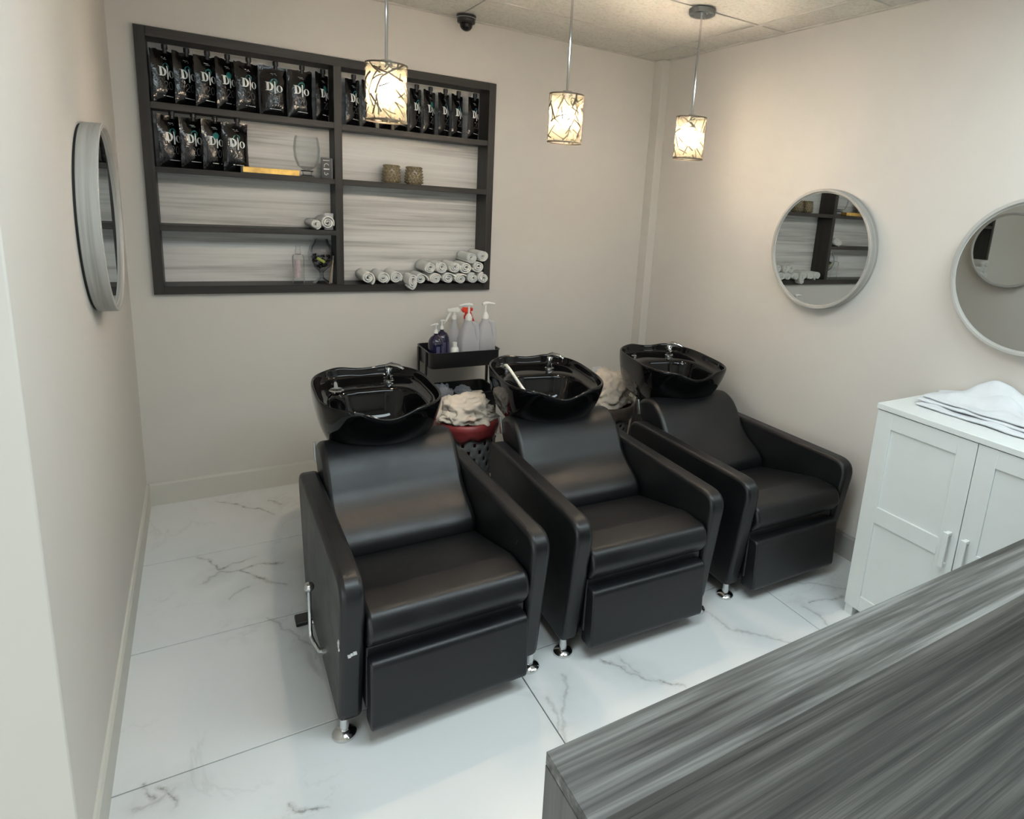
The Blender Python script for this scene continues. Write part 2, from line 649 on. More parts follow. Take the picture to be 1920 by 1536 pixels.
def added_window(name, pane_boxes, bars):  # frame and panes of unseen windows, added to carry the fill lights
    fr = MB()
    for a, b in bars:
        fr.box(a, b)
    f = struct(fr.build(name, 'white_lacquer', bevel=.003))
    for a, b in pane_boxes:
        MB().box(a, b).build('pane', 'clear_glass', f)


xsw = [-1.95 + 1.5 * k for k in range(4)]
added_window('added_window_1', [((a + .02, YF - .055, .30), (a + 1.48, YF - .05, 2.40)) for a in xsw[:-1]],
       [((x - .02, YF - .08, .28), (x + .02, YF - .03, 2.42)) for x in xsw] + [((-1.95, YF - .08, .28), (2.55, YF - .03, .31)), ((-1.95, YF - .08, 2.39), (2.55, YF - .03, 2.42))])
ysw = [-5.9 + 1.6 * k for k in range(3)]
added_window('added_window_2', [((XL - .055, a + .02, .30), (XL - .05, a + 1.58, 2.40)) for a in ysw[:-1]],
       [((XL - .08, y - .02, .28), (XL - .03, y + .02, 2.42)) for y in ysw] + [((XL - .08, -5.9, .28), (XL - .03, -2.7, .31)), ((XL - .08, -5.9, 2.39), (XL - .03, -2.7, 2.42))])
BBH, BT = 0.122, 0.012


def baseboard(name, a, b, nrm, mat='trim_paint'):
    """board from a to b on the floor, standing off the wall along nrm, with a small stepped top edge"""
    a, b, n = Vector(a), Vector(b), Vector(nrm)
    prof = [(0, 0), (BT, 0), (BT, BBH - 0.012), (BT * 0.55, BBH), (0, BBH)]
    m = MB()
    m.loft([[tuple(p + n * d + Vector((0, 0, z))) for d, z in prof] for p in (a, b)], True, True, True)
    return struct(m.build(name, mat))


baseboard('baseboard_back', (BT, 0, 0), (W - 0.062, 0, 0), (0, -1, 0))
baseboard('baseboard_left', (0, 0, 0), (0, -2.10, 0), (1, 0, 0))
baseboard('baseboard_left_end', (BT, -2.10, 0), (-2.5, -2.10, 0), (0, -1, 0))
baseboard('baseboard_right', (W, -0.09, 0), (W, -6.5, 0), (-1, 0, 0), 'shaded_trim_paint')
struct(MB().box((2.929, -0.089, 0.0), (W, 0.0, H)).build('trim_1', 'wall_paint', bevel=0.002))

# ceiling: suspended boards in a metal grid, with lit panels over the salon floor
ceil = struct(MB().box((XL - .1, YF - .1, H + 0.03), (W + .1, 0.3, H + 0.1)).build('ceiling', 'ceiling_board'))
gx = [W] + [2.7875 - 1.2157 * k for k in range(0, 5)] + [XL]
gy = [0.0] + [-0.4404 - 0.6105 * k for k in range(0, 11)]
gy = [y for y in gy if y > YF] + [YF]
PANELS = {(2, 4): 'over the open floor before the chairs', (1, 5): 'directly over the reception counter'}
for i in range(len(gx) - 1):
    for j in range(len(gy) - 1):
        x1, x0, y1, y0 = gx[i], gx[i + 1], gy[j], gy[j + 1]
        if x1 - x0 < 0.03 or y1 - y0 < 0.03:
            continue
        if x1 <= 0.01 and y0 > -2.1:
            continue
        if (i, j) in PANELS:
            t = thing('ceiling_light', 'flat white LED ceiling panel ' + PANELS[(i, j)], 'ceiling light', (0, 0, 0), 0, 'ceiling light panels')
            MB().box((x0 + .05, y0 + .05, H + .004), (x1 - .05, y1 - .05, H + .009)).build('diffuser', 'troffer_glow', t)
            fr = MB()
            fr.box((x0, y0, H), (x1, y0 + .05, H + .028)).box((x0, y1 - .05, H), (x1, y1, H + .028))
            fr.box((x0, y0 + .05, H), (x0 + .05, y1 - .05, H + .028)).box((x1 - .05, y0 + .05, H), (x1, y1 - .05, H + .028))
            fr.build('frame', 'white_lacquer', t)
            continue
        MB().box((x0 + .004, y0 + .004, H + 0.006), (x1 - .004, y1 - .004, H + 0.024)).build('ceiling_tile', 'ceiling_board', ceil)
for x in gx[1:-1]:
    MB().box((x - .012, YF, H), (x + .012, 0, H + .005)).build('grid_bar', 'grid_metal', ceil)
for y in gy[1:-1]:
    MB().box((XL, y - .012, H + .0005), (W, y + .012, H + .005)).build('grid_bar', 'grid_metal', ceil)
MB().box((0, -.02, H - .0005), (W, 0, H + .005)).build('grid_bar', 'grid_metal', ceil)
MB().box((W - .02, YF, H - .0005), (W, 0, H + .005)).build('grid_bar', 'grid_metal', ceil)

# wall outlet
t = thing('wall_outlet', 'white plastic wall plate behind the middle shampoo chair', 'outlet', (2.647, 0, 0.46))
MB().box((-.038, -.007, -.06), (.038, 0, .06)).build('plate', 'outlet_white', t, bevel=.003)
MB().box((-.018, -.009, -.036), (.018, -.006, .036)).build('rocker', 'outlet_white', t, bevel=.001)

# ------------------------------------------------------------------ recessed wall shelving
SX0, SX1, SZ0, SZ1 = 0.096, 1.803, 1.087, 2.281
FY, BY = -0.025, 0.13
shelf = thing('wall_shelf', 'large dark grey wood shelving unit set into the back wall, pale grained back', 'shelf', (0, 0, 0))
FW = 0.042
MB().box((SX0, FY, SZ0), (SX0 + FW, BY, SZ1)).build('side_panel', 'dark_wood_z', shelf, bevel=.001, seg=1)
MB().box((SX1 - FW, FY, SZ0), (SX1, BY, SZ1)).build('side_panel', 'dark_wood_z', shelf, bevel=.001, seg=1)
MB().box((SX0 + FW, FY, SZ1 - FW), (SX1 - FW, BY, SZ1)).build('top_panel', 'dark_wood_x', shelf, bevel=.001, seg=1)
MB().box((SX0 + FW, FY, SZ0), (SX1 - FW, BY, SZ0 + .040)).build('bottom_panel', 'dark_wood_x', shelf, bevel=.001, seg=1)
DX0, DX1 = 0.917, 0.955
MB().box((DX0, FY + .001, SZ0 + .04), (DX1, BY, SZ1 - FW)).build('divider', 'dark_wood_z', shelf, bevel=.001, seg=1)
for x0, x1, z0, z1 in ((SX0 + FW, DX0, 1.937, 1.967), (SX0 + FW, DX0, 1.657, 1.683), (SX0 + FW, DX0, 1.390, 1.417),
                       (DX1, SX1 - FW, 1.934, 1.963), (DX1, SX1 - FW, 1.655, 1.685)):
    MB().box((x0, FY + .003, z0), (x1, BY, z1)).build('shelf_board', 'dark_wood_x', shelf, bevel=.001, seg=1)
MB().box((SX0, BY, SZ0), (SX1, BY + .012, SZ1)).build('back_panel', 'pale_wood', shelf)
Z1, Z2, Z3, Z4 = 1.967, 1.683, 1.417, 1.127      # left shelf tops
ZR1, ZR2 = 1.963, 1.685

# ------------------------------------------------------------------ foil pouches
PW, PH, PT = 0.122, 0.232, 0.040


def pouch_front(u, v, seed, side=1):
    """u -1..1 across, v 0..1 up; returns local point on the front (side=1) or back"""
    belly = max(0.0, 1 - abs(u) ** 2.2) ** 0.8
    vv = (min(1.0, v / 0.22) ** 0.6) * (1.0 if v < 0.5 else max(0.0, 1 - ((v - 0.5) / 0.42) ** 1.8))
    d = PT * 0.5 * belly * max(0.03, vv) + 0.0006
    wx = PW * 0.5 * (1.0 - 0.05 * sin(pi * min(1, v * 1.1)) + (0.03 * noise.noise((seed, v * 7, side))))
    d += 0.0035 * noise.noise((u * 3 + seed * 5, v * 6, seed + side)) * belly
    zz = v * PH
    if v > 0.9:
        zz += 0.010 * noise.noise((u * 2.2 + seed * 3, seed, 1.0)) * (v - 0.9) / 0.1
    back = 0.012 * (v ** 2) * noise.noise((seed, 4, 4))
    return Vector((u * wx, -side * d + back, zz))


def strip_mesh(m, poly_l, poly_r, mp):
    vs = []
    for a, b in zip(poly_l, poly_r):
        vs += [mp(*a), mp(*b)]
    m.add(vs, [(2 * i, 2 * i + 1, 2 * i + 3, 2 * i + 2) for i in range(len(poly_l) - 1)])


def stroke(m, pts, wd, mp):
    L, R_ = [], []
    for i, p in enumerate(pts):
        a, b = Vector(pts[max(0, i - 1)]), Vector(pts[min(len(pts) - 1, i + 1)])
        t = (b - a).normalized()
        n = Vector((-t.y, t.x)) * wd / 2
        L.append(tuple(Vector(p) + n))
        R_.append(tuple(Vector(p) - n))
    strip_mesh(m, L, R_, mp)


def arc(cx, cy, rx, ry, a0, a1, n=14):
    return [(cx + rx * cos(radians(a0 + (a1 - a0) * i / n)), cy + ry * sin(radians(a0 + (a1 - a0) * i / n))) for i in range(n + 1)]


def make_pouch(seed):
    t = thing('foil_pouch', 'black foil pouch', 'pouch', (0, 0, 0), 0, 'black foil pouches on the shelves')
    nu, nv = 12, 18
    m = MB()
    for side in (1, -1):
        vs = [pouch_front(-1 + 2 * i / nu, j / nv, seed, side) for j in range(nv + 1) for i in range(nu + 1)]
        m.add(vs, [(j * (nu + 1) + i, j * (nu + 1) + i + 1, (j + 1) * (nu + 1) + i + 1, (j + 1) * (nu + 1) + i) for j in range(nv) for i in range(nu)])
    me = m.build('pouch_body', 'black_foil', t, smooth=True, angle=70).data
    mp = lambda x, y: pouch_front(x / (PW * .5), y / PH, seed) + Vector((0, -0.0012, 0))
    # big lettering D l o, in pouch coordinates (metres)
    m = MB()
    z0, hh = 0.118, 0.040
    x0 = -0.036
    strip_mesh(m, [(x0 + .002, z0 + hh * k / 6) for k in range(7)], [(x0 + .013, z0 + hh * k / 6) for k in range(7)], mp)
    stroke(m, [(x0 - .003, z0 + .001), (x0 + .017, z0 + .001)], .002, mp)
    stroke(m, [(x0 - .003, z0 + hh - .001), (x0 + .017, z0 + hh - .001)], .002, mp)
    strip_mesh(m, arc(x0 + .012, z0 + hh / 2, .022, hh / 2, 90, -90), arc(x0 + .012, z0 + hh / 2, .011, hh / 2 - .003, 90, -90), mp)
    strip_mesh(m, [(x0 + .037, z0 - .012 + .058 * k / 6) for k in range(7)], [(x0 + .043, z0 - .012 + .058 * k / 6) for k in range(7)], mp)
    for a0, a1 in ((90, 270), (90, -90)):
        strip_mesh(m, arc(x0 + .061, z0 + .013, .0155, .016, a0, a1), arc(x0 + .061, z0 + .013, .007, .0145, a0, a1), mp)
    stroke(m, [(-.022, .034), (0, .0335), (.030, .033)], .0025, mp)
    stroke(m, [(-.012, .200), (.012, .2)], .0018, mp)
    stroke(m, [(-.006, .194), (.016, .194)], .0012, mp)
    m.build('lettering', 'white_print', t, fix=False)['kind'] = 'stuff'
    m = MB()
    stroke(m, arc(-.008, .088, .0085, .009, 160, -30, 10) + [(-.018, .064), (.002, .064)], .0022, mp)
    stroke(m, arc(.016, .080, .0085, .0165, 0, 360, 18), .0022, mp)
    m.build('number', 'grey_print', t, fix=False)['kind'] = 'stuff'
    m = MB()
    strip_mesh(m, [(-.012, .150), (-.018, .160), (-.010, .172), (.004, .178)], [(.010, .148), (.016, .158), (.018, .168), (.012, .176)], mp)
    m.build('brush_mark', 'teal_print', t, fix=False)
    m = MB()
    m.lathe([(.009, PH - .012), (.009, PH + .004), (.0125, PH + .005), (.0125, PH + .024), (.011, PH + .026), (.0, PH + .026)], 12, (.012, 0, 0))
    m.build('spout_cap', 'black_plastic', t, smooth=True)
    return t


ORD = ['first', 'second', 'third', 'fourth', 'fifth', 'sixth', 'seventh', 'eighth', 'ninth']
protos = [make_pouch(s) for s in (0.3, 1.7, 2.9, 4.1)]
used = [False] * 4


def place_pouch(x, y, z, rz, label, k):
    p = protos[k % 4]
    if not used[k % 4]:
        used[k % 4] = True
        p.location = (x, y, z)
        p.rotation_euler = (0, 0, rz)
        p['label'] = label
        return p
    return dup(p, (x, y, z), rz, label)


PY = 0.035
for k, (x, a) in enumerate([(0.196, 42), (0.280, 40), (0.362, 38), (0.445, 42), (0.532, 30), (0.648, 3), (0.768, 16), (0.872, 52)]):
    place_pouch(x, PY + .01 * (k % 2), Z1, radians(a), 'black foil pouch with white lettering, %s from the left in the top left compartment' % ORD[k], k)
for k, (x, a) in enumerate([(0.205, 38), (0.290, 36), (0.378, 36), (0.470, 22)]):
    place_pouch(x, PY, Z2, radians(a), 'black foil pouch, %s from the left in the second compartment under the top row' % ORD[k], k + 1)
for k, (x, a) in enumerate([(1.020, 44), (1.105, 42), (1.190, 44), (1.275, 40), (1.352, 44), (1.432, 42), (1.515, 42), (1.595, 40), (1.690, 40)]):
    place_pouch(x, PY + .008 * (k % 2), ZR1, radians(a), 'black foil pouch, %s from the left in the top right compartment' % ORD[k], k + 2)

# ------------------------------------------------------------------ other shelf things
t = thing('gift_box', 'long slim gold foil box lying on the second left shelf', 'box', (0.622, 0.03, Z2))
MB().box((-.128, -.03, 0), (.128, .03, .030)).build('lid', 'gold_foil', t, bevel=.002)
MB().box((-.137, -.032, 0), (-.128, .032, .030)).build('end_cap', 'dark_card', t, bevel=.001)
MB().box((-.128, -.0305, -.0), (.128, .03, .003)).build('base', 'dark_card', t)

t = thing('glass_goblet', 'clear tall glass goblet with a dark band at its foot', 'glass', (0.792, 0.045, Z2))
MB().lathe([(.014, .034), (.045, .055), (.060, .095), (.064, .140), (.058, .190), (.053, .205)], 32, cap0=False, cap1=False).build('bowl', 'clear_glass', t, smooth=True)
MB().lathe([(.030, .028), (.030, .034), (0, .034)], 24).build('band', 'dark_card', t, smooth=True)
MB().lathe([(.036, 0), (.036, .004), (.022, .012), (.024, .028), (0, .028)], 24).build('foot', 'clear_glass', t, smooth=True)

t = thing('black_card_box', 'small black printed box leaning beside the divider on the second left shelf', 'box', (0.884, 0.03, Z2), radians(-6))
MB().box((-.026, -.009, 0), (.026, .009, .105)).build('box_body', 'dark_card', t, bevel=.001)
m = MB()
mp = lambda x, y: Vector((x, -.0095, y))
stroke(m, [(-.016, .092), (.016, .092)], .003, mp)
stroke(m, arc(0, .062, .011, .014, 20, 200), .0025, mp)
stroke(m, [(-.014, .048), (.014, .048)], .006, mp)
stroke(m, [(-.010, .032), (-.008, .020), (0, .018), (.004, .028), (.010, .022)], .0035, mp)
m.build('print', 'white_print', t, fix=False)
MB().box((.026, -.009, 0), (.029, .012, .104)).build('side_card', 'paper_pale', t)


def candle_holder(x, label):
    t = thing('candle_holder', label, 'candle holder', (x, 0.04, ZR2), 0, 'knobbly glass candle holders')
    m = MB()
    m.lathe([(.040, 0), (.046, .010), (.047, .04), (.043, .080), (.038, .097), (.034, .097), (.038, .07), (.041, .04), (.036, .012), (0, .010)], 28)
    m.build('cup', 'amber_glass', t, smooth=True)
    m = MB()
    for r_ in range(6):
        for j in range(16):
            a = 2 * pi * (j + .5 * (r_ % 2)) / 16
            z = .011 + r_ * .0158
            R0 = .0470 - max(0, r_ - 2) * .0021
            cc = Vector((R0 * cos(a), R0 * sin(a), z))
            s_ = .0125
            vs = [cc + Vector(d) * s_ for d in ((1, 0, 0), (-1, 0, 0), (0, 1, 0), (0, -1, 0), (0, 0, 1), (0, 0, -1))]
            m.add(vs, [(0, 2, 4), (2, 1, 4), (1, 3, 4), (3, 0, 4), (2, 0, 5), (1, 2, 5), (3, 1, 5), (0, 3, 5)])
    o = m.build('knobs', 'amber_glass', t, smooth=True, angle=180, subsurf=1)
    o['kind'] = 'stuff'


candle_holder(1.224, 'knobbly amber glass candle holder, the left of the pair on the right shelf')
candle_holder(1.349, 'knobbly amber glass candle holder, the right of the pair on the right shelf')

t = thing('clear_bottle', 'tall clear plastic bottle with a pink label on the bottom left shelf', 'bottle', (0.737, 0.05, Z4))
MB().lathe([(.028, 0), (.030, .004), (.030, .140), (.026, .150), (.012, .156)], 20, cap1=False).build('bottle_body', 'clear_glass', t, smooth=True)
MB().loft([[(.0306 * cos(radians(-135 + 8 * i)), .0306 * sin(radians(-135 + 8 * i)), z) for i in range(8)] for z in (.03, .125)], False).build('label_band', 'pink_label', t, smooth=True, fix=False)
MB().lathe([(.014, .152), (.014, .176), (.012, .178), (.012, .200), (0, .202)], 16).build('cap', 'clear_glass', t, smooth=True)

t = thing('glass_vase', 'footed brandy glass vase holding dark stones below the two rolled towels', 'vase', (0.852, 0.055, Z4))
MB().lathe([(.045, 0), (.042, .004), (.012, .030), (.010, .050), (.014, .062), (.045, .090), (.064, .130), (.066, .160), (.058, .195), (.040, .218), (.036, .236), (.038, .240)], 32, cap1=False).build('vase_glass', 'smoked_glass', t, smooth=True)
m = MB()
for k in range(34):
    a, rr, zz = rnd.uniform(0, 6.28), rnd.uniform(0, 1) ** .5, rnd.uniform(0, 1)
    R0 = .018 + .036 * min(1, zz * 1.3)
    c_ = Vector((R0 * rr * cos(a), R0 * rr * sin(a), .085 + .065 * zz))
    s_ = rnd.uniform(.009, .014)
    q = Matrix.Rotation(rnd.uniform(0, 6), 3, Vector((rnd.random(), rnd.random(), rnd.random() + .1)))
    vs = [c_ + q @ (Vector(d) * s_) for d in ((1, 0, 0), (-1, 0, 0), (0, 1, 0), (0, -1, 0), (0, 0, .7), (0, 0, -.7))]
    m.add(vs, [(0, 2, 4), (2, 1, 4), (1, 3, 4), (3, 0, 4), (2, 0, 5), (1, 2, 5), (3, 1, 5), (0, 3, 5)])
o = m.build('dark_stones', 'potpourri', t)
o['kind'] = 'stuff'
MB().box((-.024, -.006, -.008), (.024, .006, .008), Matrix.Translation((-.008, -.046, .128)) @ Matrix.Rotation(radians(32), 4, 'Y')).build('lime_stick', 'lime_green', t, bevel=.004)

for k, (x, a, lb, mt, h_) in enumerate([(0.894, 9, 'thin bamboo stick leaning beside the brandy glass vase', 'bamboo', .125), (0.907, 4, 'thin pale strip leaning against the divider beside the vase', 'paper_pale', .150)]):
    o = MB().box((-.0035, -.006, 0), (.0035, .006, h_), Matrix.Rotation(radians(a), 4, 'Y')).build('leaning_stick', mt, bevel=.001)
    o.location = (x - .008, 0.015 + .02 * k, Z4 + .0006)
    tag(o, lb, 'stick')
o = MB().box((-.022, -.002, 0), (.022, .002, .088), Matrix.Rotation(radians(8), 4, 'X')).build('white_card', 'paper_pale')
o.location = (0.888, 0.02, Z3)
tag(o, 'small white card standing behind the two rolled towels', 'card')


# rolled towels: a spiral sheet with thickness
def roll_mesh(seed, r=0.037, length=0.16, turns=2.6, flat=1.0, tail=0.0):
    m = MB()
    n, nl = 64, 7
    vs = []
    for j in range(nl):
        y = -length * j / (nl - 1)
        for i in range(n):
            t = i / (n - 1)
            a = -0.5 * pi + turns * 2 * pi * t + seed
            rr = r - 0.0035 - (r - 0.010) * (t ** 0.95)
            k = 1 + 0.07 * noise.noise((t * 9 + seed, y * 12, seed)) + 0.05 * noise.noise((cos(a) * 1.4 + seed, sin(a) * 1.4, y * 9))
            x_, z_ = rr * k * cos(a), rr * k * sin(a) * flat
            if tail and t < 0.10:
                s_ = (0.10 - t) / 0.10
                x_ += s_ * tail * 0.8
                z_ -= s_ * tail * 0.2
            vs.append((x_, y - 0.008 * t * (1 if j == nl - 1 else 0) + 0.004 * noise.noise((seed, t * 5, j)), z_ + r * flat))
    fs = [(j * n + i, j * n + i + 1, (j + 1) * n + i + 1, (j + 1) * n + i) for j in range(nl - 1) for i in range(n - 1)]
    m.add(vs, fs)
    o = m.build('rolled_towel', 'towel_white', None, smooth=True, angle=80, solid=0.0065)
    return o


def towel(x, z, label, seed, yfront=-0.045, rz=0.0, r=0.037, flat=1.0, tail=0.0, length=.165, group='rolled white towels on the bottom shelf', tilt=0.0):
    o = roll_mesh(seed, r, length, 2.4 + .4 * (seed % 1), flat, tail)
    o.location = (x, yfront + length, z)
    o.rotation_euler = (tilt, 0, rz)
    tag(o, label, 'towel', group)
    return o


B = ' on the bottom right shelf'
TW = [
    (1.068, 0, 'rolled white towel at the far left of the row' + B, -.050, .05, .037, 1.0, .018),
    (1.152, 0, 'rolled white towel, second from the left' + B, -.048, .04, .036, 1.0, 0),
    (1.228, 0, 'rolled white towel, third from the left' + B, -.035, .02, .036, 1.0, 0),
    (1.372, 0, 'limp rolled towel just right of the drooping one' + B, -.065, -.05, .034, .95, .02),
    (1.448, 0, 'rolled white towel, sixth along the bottom layer' + B, -.055, .03, .037, .85, 0),
    (1.524, 0, 'rolled white towel, seventh along the bottom layer' + B, -.060, .02, .037, .9, .015),
    (1.602, 0, 'rolled white towel with drooping flap, eighth along' + B, -.075, -.03, .037, .85, .02),
    (1.677, 0, 'rolled white towel, second from the right in the bottom layer' + B, -.060, .02, .035, .95, 0),
    (1.746, 0, 'rolled white towel in the bottom right corner' + B, -.060, 0, .035, 1.0, 0),
    (1.412, .060, 'rolled white towel on top, left of the pile' + B, -.050, .06, .037, .95, .02),
    (1.490, .060, 'loosely rolled towel on top in the middle of the pile' + B, -.055, .0, .037, 1.0, 0),
    (1.636, .060, 'rolled white towel in the second layer near the right end' + B, -.058, .0, .038, .95, 0),
    (1.564, .064, 'rolled white towel, topmost in the middle of the pile' + B, -.048, .05, .036, .95, 0),
    (1.712, .066, 'rolled white towel, second layer, right side' + B, -.060, .0, .037, 1.0, 0),
    (1.660, .120, 'rolled white towel just left of the topmost one' + B, -.055, .06, .036, .95, 0),
    (1.735, .132, 'topmost rolled white towel at the right end of the pile' + B, -.052, .05, .036, .95, 0),
]
for k, (x, dz, lb, yf, rz, r, fl, tl) in enumerate(TW):
    towel(x, Z4 + .002 + dz, lb, 0.37 * k + .2, yf, rz, r, fl, tl)
# the collapsed, tall and drooping one
o = towel(1.302, Z4 - .030, 'collapsed white towel drooping over the shelf edge' + B, 5.3, -.085, .10, .030, 1.75, .0, .10)
towel(0.803, Z3 + .003, 'thin rolled white towel, left of the two on the third left shelf', 6.1, -.030, .10, .028, .95, .010, .15, 'rolled towels on the third left shelf')
towel(0.866, Z3 + .003, 'thick rolled white towel, right of the two on the third left shelf', 7.4, -.040, .05, .037, 1.0, 0, .16, 'rolled towels on the third left shelf')


# ------------------------------------------------------------------ round mirrors
def mirror(loc, rz, label):
    """ring frame standing off the wall along local +x"""
    t = thing('round_mirror', label, 'mirror', loc, rz, 'round wall mirrors')
    R0, Dp = 0.297, 0.060

    def ring(prof, n=96):
        m = MB()
        rings = [[(x, r * cos(2 * pi * j / n), r * sin(2 * pi * j / n)) for j in range(n)] for r, x in prof]
        rings.append(rings[0])
        return m.loft(rings)
    ring([(R0 - .004, .006), (R0, .008), (R0, Dp - .002), (R0 - .002, Dp), (R0 - .012, Dp), (R0 - .014, Dp - .002), (R0 - .016, Dp - .010), (R0 - .020, Dp - .011), (R0 - .020, .006)]).build('frame', 'mirror_wood', t, smooth=True, angle=40)
    ring([(R0 - .03, .0), (R0 - .006, .0), (R0 - .006, .008), (R0 - .03, .008)]).build('back_ring', 'black_rubber', t, smooth=True)
    n = 96
    m = MB()
    m.loft([[(x, (R0 - .0195) * cos(2 * pi * j / n), (R0 - .0195) * sin(2 * pi * j / n)) for j in range(n)] for x in (.040, Dp - .0105)], True, True, True)
    m.build('glass', 'mirror_glass', t)
    return t


mirror((0.0, -1.03, 1.50), 0, 'round mirror in a deep grey wood rim on the left wall')
mirror((W, -1.495, 1.502), pi, 'round pale-rimmed mirror on the right wall, reflecting the shelves')
mirror((W, -2.462, 1.495), pi, 'round pale-rimmed mirror above the white cabinet, cut by the picture edge')


# ------------------------------------------------------------------ pendant lamps
def pendant(x, y, label, seed):
    t = thing('pendant_lamp', label, 'pendant lamp', (x, y, 0), 0, 'pendant lamps over the shampoo chairs')
    r0 = random.Random(seed)
    zb, zt, R0 = 1.898, 2.098, 0.075
    MB().lathe([(.062, H), (.062, H - .022), (.058, H - .026), (0, H - .026)], 32).build('canopy', 'brushed_steel', t, smooth=True)
    for a in (0.6, 2.6, 4.5):
        MB().lathe([(.004, H - .031), (.004, H - .026)], 8, (.045 * cos(a), .045 * sin(a), 0)).build('screw', 'brushed_steel', t)
    MB().tube([(0, 0, H - .02), (0, 0, zt + .01)], .0055, 10).build('rod', 'chrome', t, smooth=True)
    m = MB()
    m.lathe([(.02, zt + .014), (.022, zt + .006), (.022, zt - .004), (.016, zt - .02), (.016, zt - .05), (0, zt - .05)], 20)
    for k in range(3):
        a = k * 2 * pi / 3 + .4
        m.tube([(0.015 * cos(a), .015 * sin(a), zt - .003), (R0 * cos(a), R0 * sin(a), zt - .003)], .0025, 6)
    m.build('socket', 'chrome', t, smooth=True)
    MB().lathe([(0, zt - .135), (.016, zt - .131), (.026, zt - .117), (.029, zt - .10), (.026, zt - .083), (.017, zt - .066), (.014, zt - .050)], 20, cap1=False).build('bulb', 'bulb_glow', t, smooth=True)
    MB().lathe([(R0 - .004, zb + .003), (R0 - .004, zt - .003)], 40, cap0=False, cap1=False).build('liner', 'lamp_liner', t, smooth=True)
    # cut metal shade: bands crossing at random angles
    m = MB()
    for zz in (zb, zt - .005):
        m.loft([[(rr * cos(2 * pi * j / 48), rr * sin(2 * pi * j / 48), z) for j in range(48)] for rr, z in ((R0, zz), (R0, zz + .005), (R0 - .0015, zz + .005), (R0 - .0015, zz), (R0, zz))])
    for k in range(95):
        a0 = r0.uniform(0, 2 * pi)
        z0 = r0.uniform(zb, zt)
        ln = r0.uniform(.025, .085)
        th = r0.choice([-1, 1]) * r0.uniform(.35, 1.35)
        wd = r0.uniform(.0036, .0062) * (1.5 if k % 9 == 0 else 1)
        bend = r0.uniform(-.5, .5)
        L_, R_ = [], []
        n = 6
        a, z = a0, z0
        ok = []
        for i in range(n + 1):
            th_i = th + bend * i / n
            ok.append((a, z, th_i))
            a += cos(th_i) * ln / n / R0
            z += sin(th_i) * ln / n
        vs = []
        for a, z, th_i in ok:
            na, nz = -sin(th_i) * wd / 2 / R0, cos(th_i) * wd / 2
            for sg in (-1, 1):
                zz = min(zt, max(zb, z + sg * nz))
                vs.append((R0 * cos(a + sg * na), R0 * sin(a + sg * na), zz))
        m.add(vs, [(2 * i, 2 * i + 1, 2 * i + 3, 2 * i + 2) for i in range(n)])
    o = m.build('cut_metal_shade', 'nickel', t, solid=0.0012, fix=False)
    return t


pendant(0.913, -1.108, 'pendant lamp in front of the shelving, leftmost, glowing cut-metal cylinder shade', 11)
pendant(1.670, -1.108, 'middle pendant lamp with glowing cut-metal cylinder shade on a steel rod', 23)
pendant(2.405, -1.060, 'pendant lamp nearest the right wall, its round ceiling canopy in view', 37)

# dome camera
t = thing('dome_camera', 'small black dome security camera on the ceiling above the shelving', 'security camera', (1.585, -0.095, H))
MB().lathe([(.052, 0), (.052, -.014), (.048, -.018), (.048, -.034), (.044, -.038), (0, -.038)], 32).build('housing', 'black_plastic', t, smooth=True)
MB().lathe([(.0525, -.012), (.0525, -.015), (.049, -.0165)], 32, cap0=False, cap1=False).build('trim_ring', 'brushed_steel', t, smooth=True)
MB().lathe([(.034, -.036), (.034, -.048), (.031, -.060), (.022, -.071), (.010, -.077), (0, -.078)], 28).build('dome', 'basin_black', t, smooth=True)
m = MB()
mp = lambda x, y: Vector((.0484 * sin(x / .048), -.0484 * cos(x / .048), y))
for k in range(7):
    stroke(m, [(-.016 + .0052 * k, -.023), (-.016 + .0052 * k, -.030)], .0022, mp)
m.build('print', 'grey_print', t, fix=False)


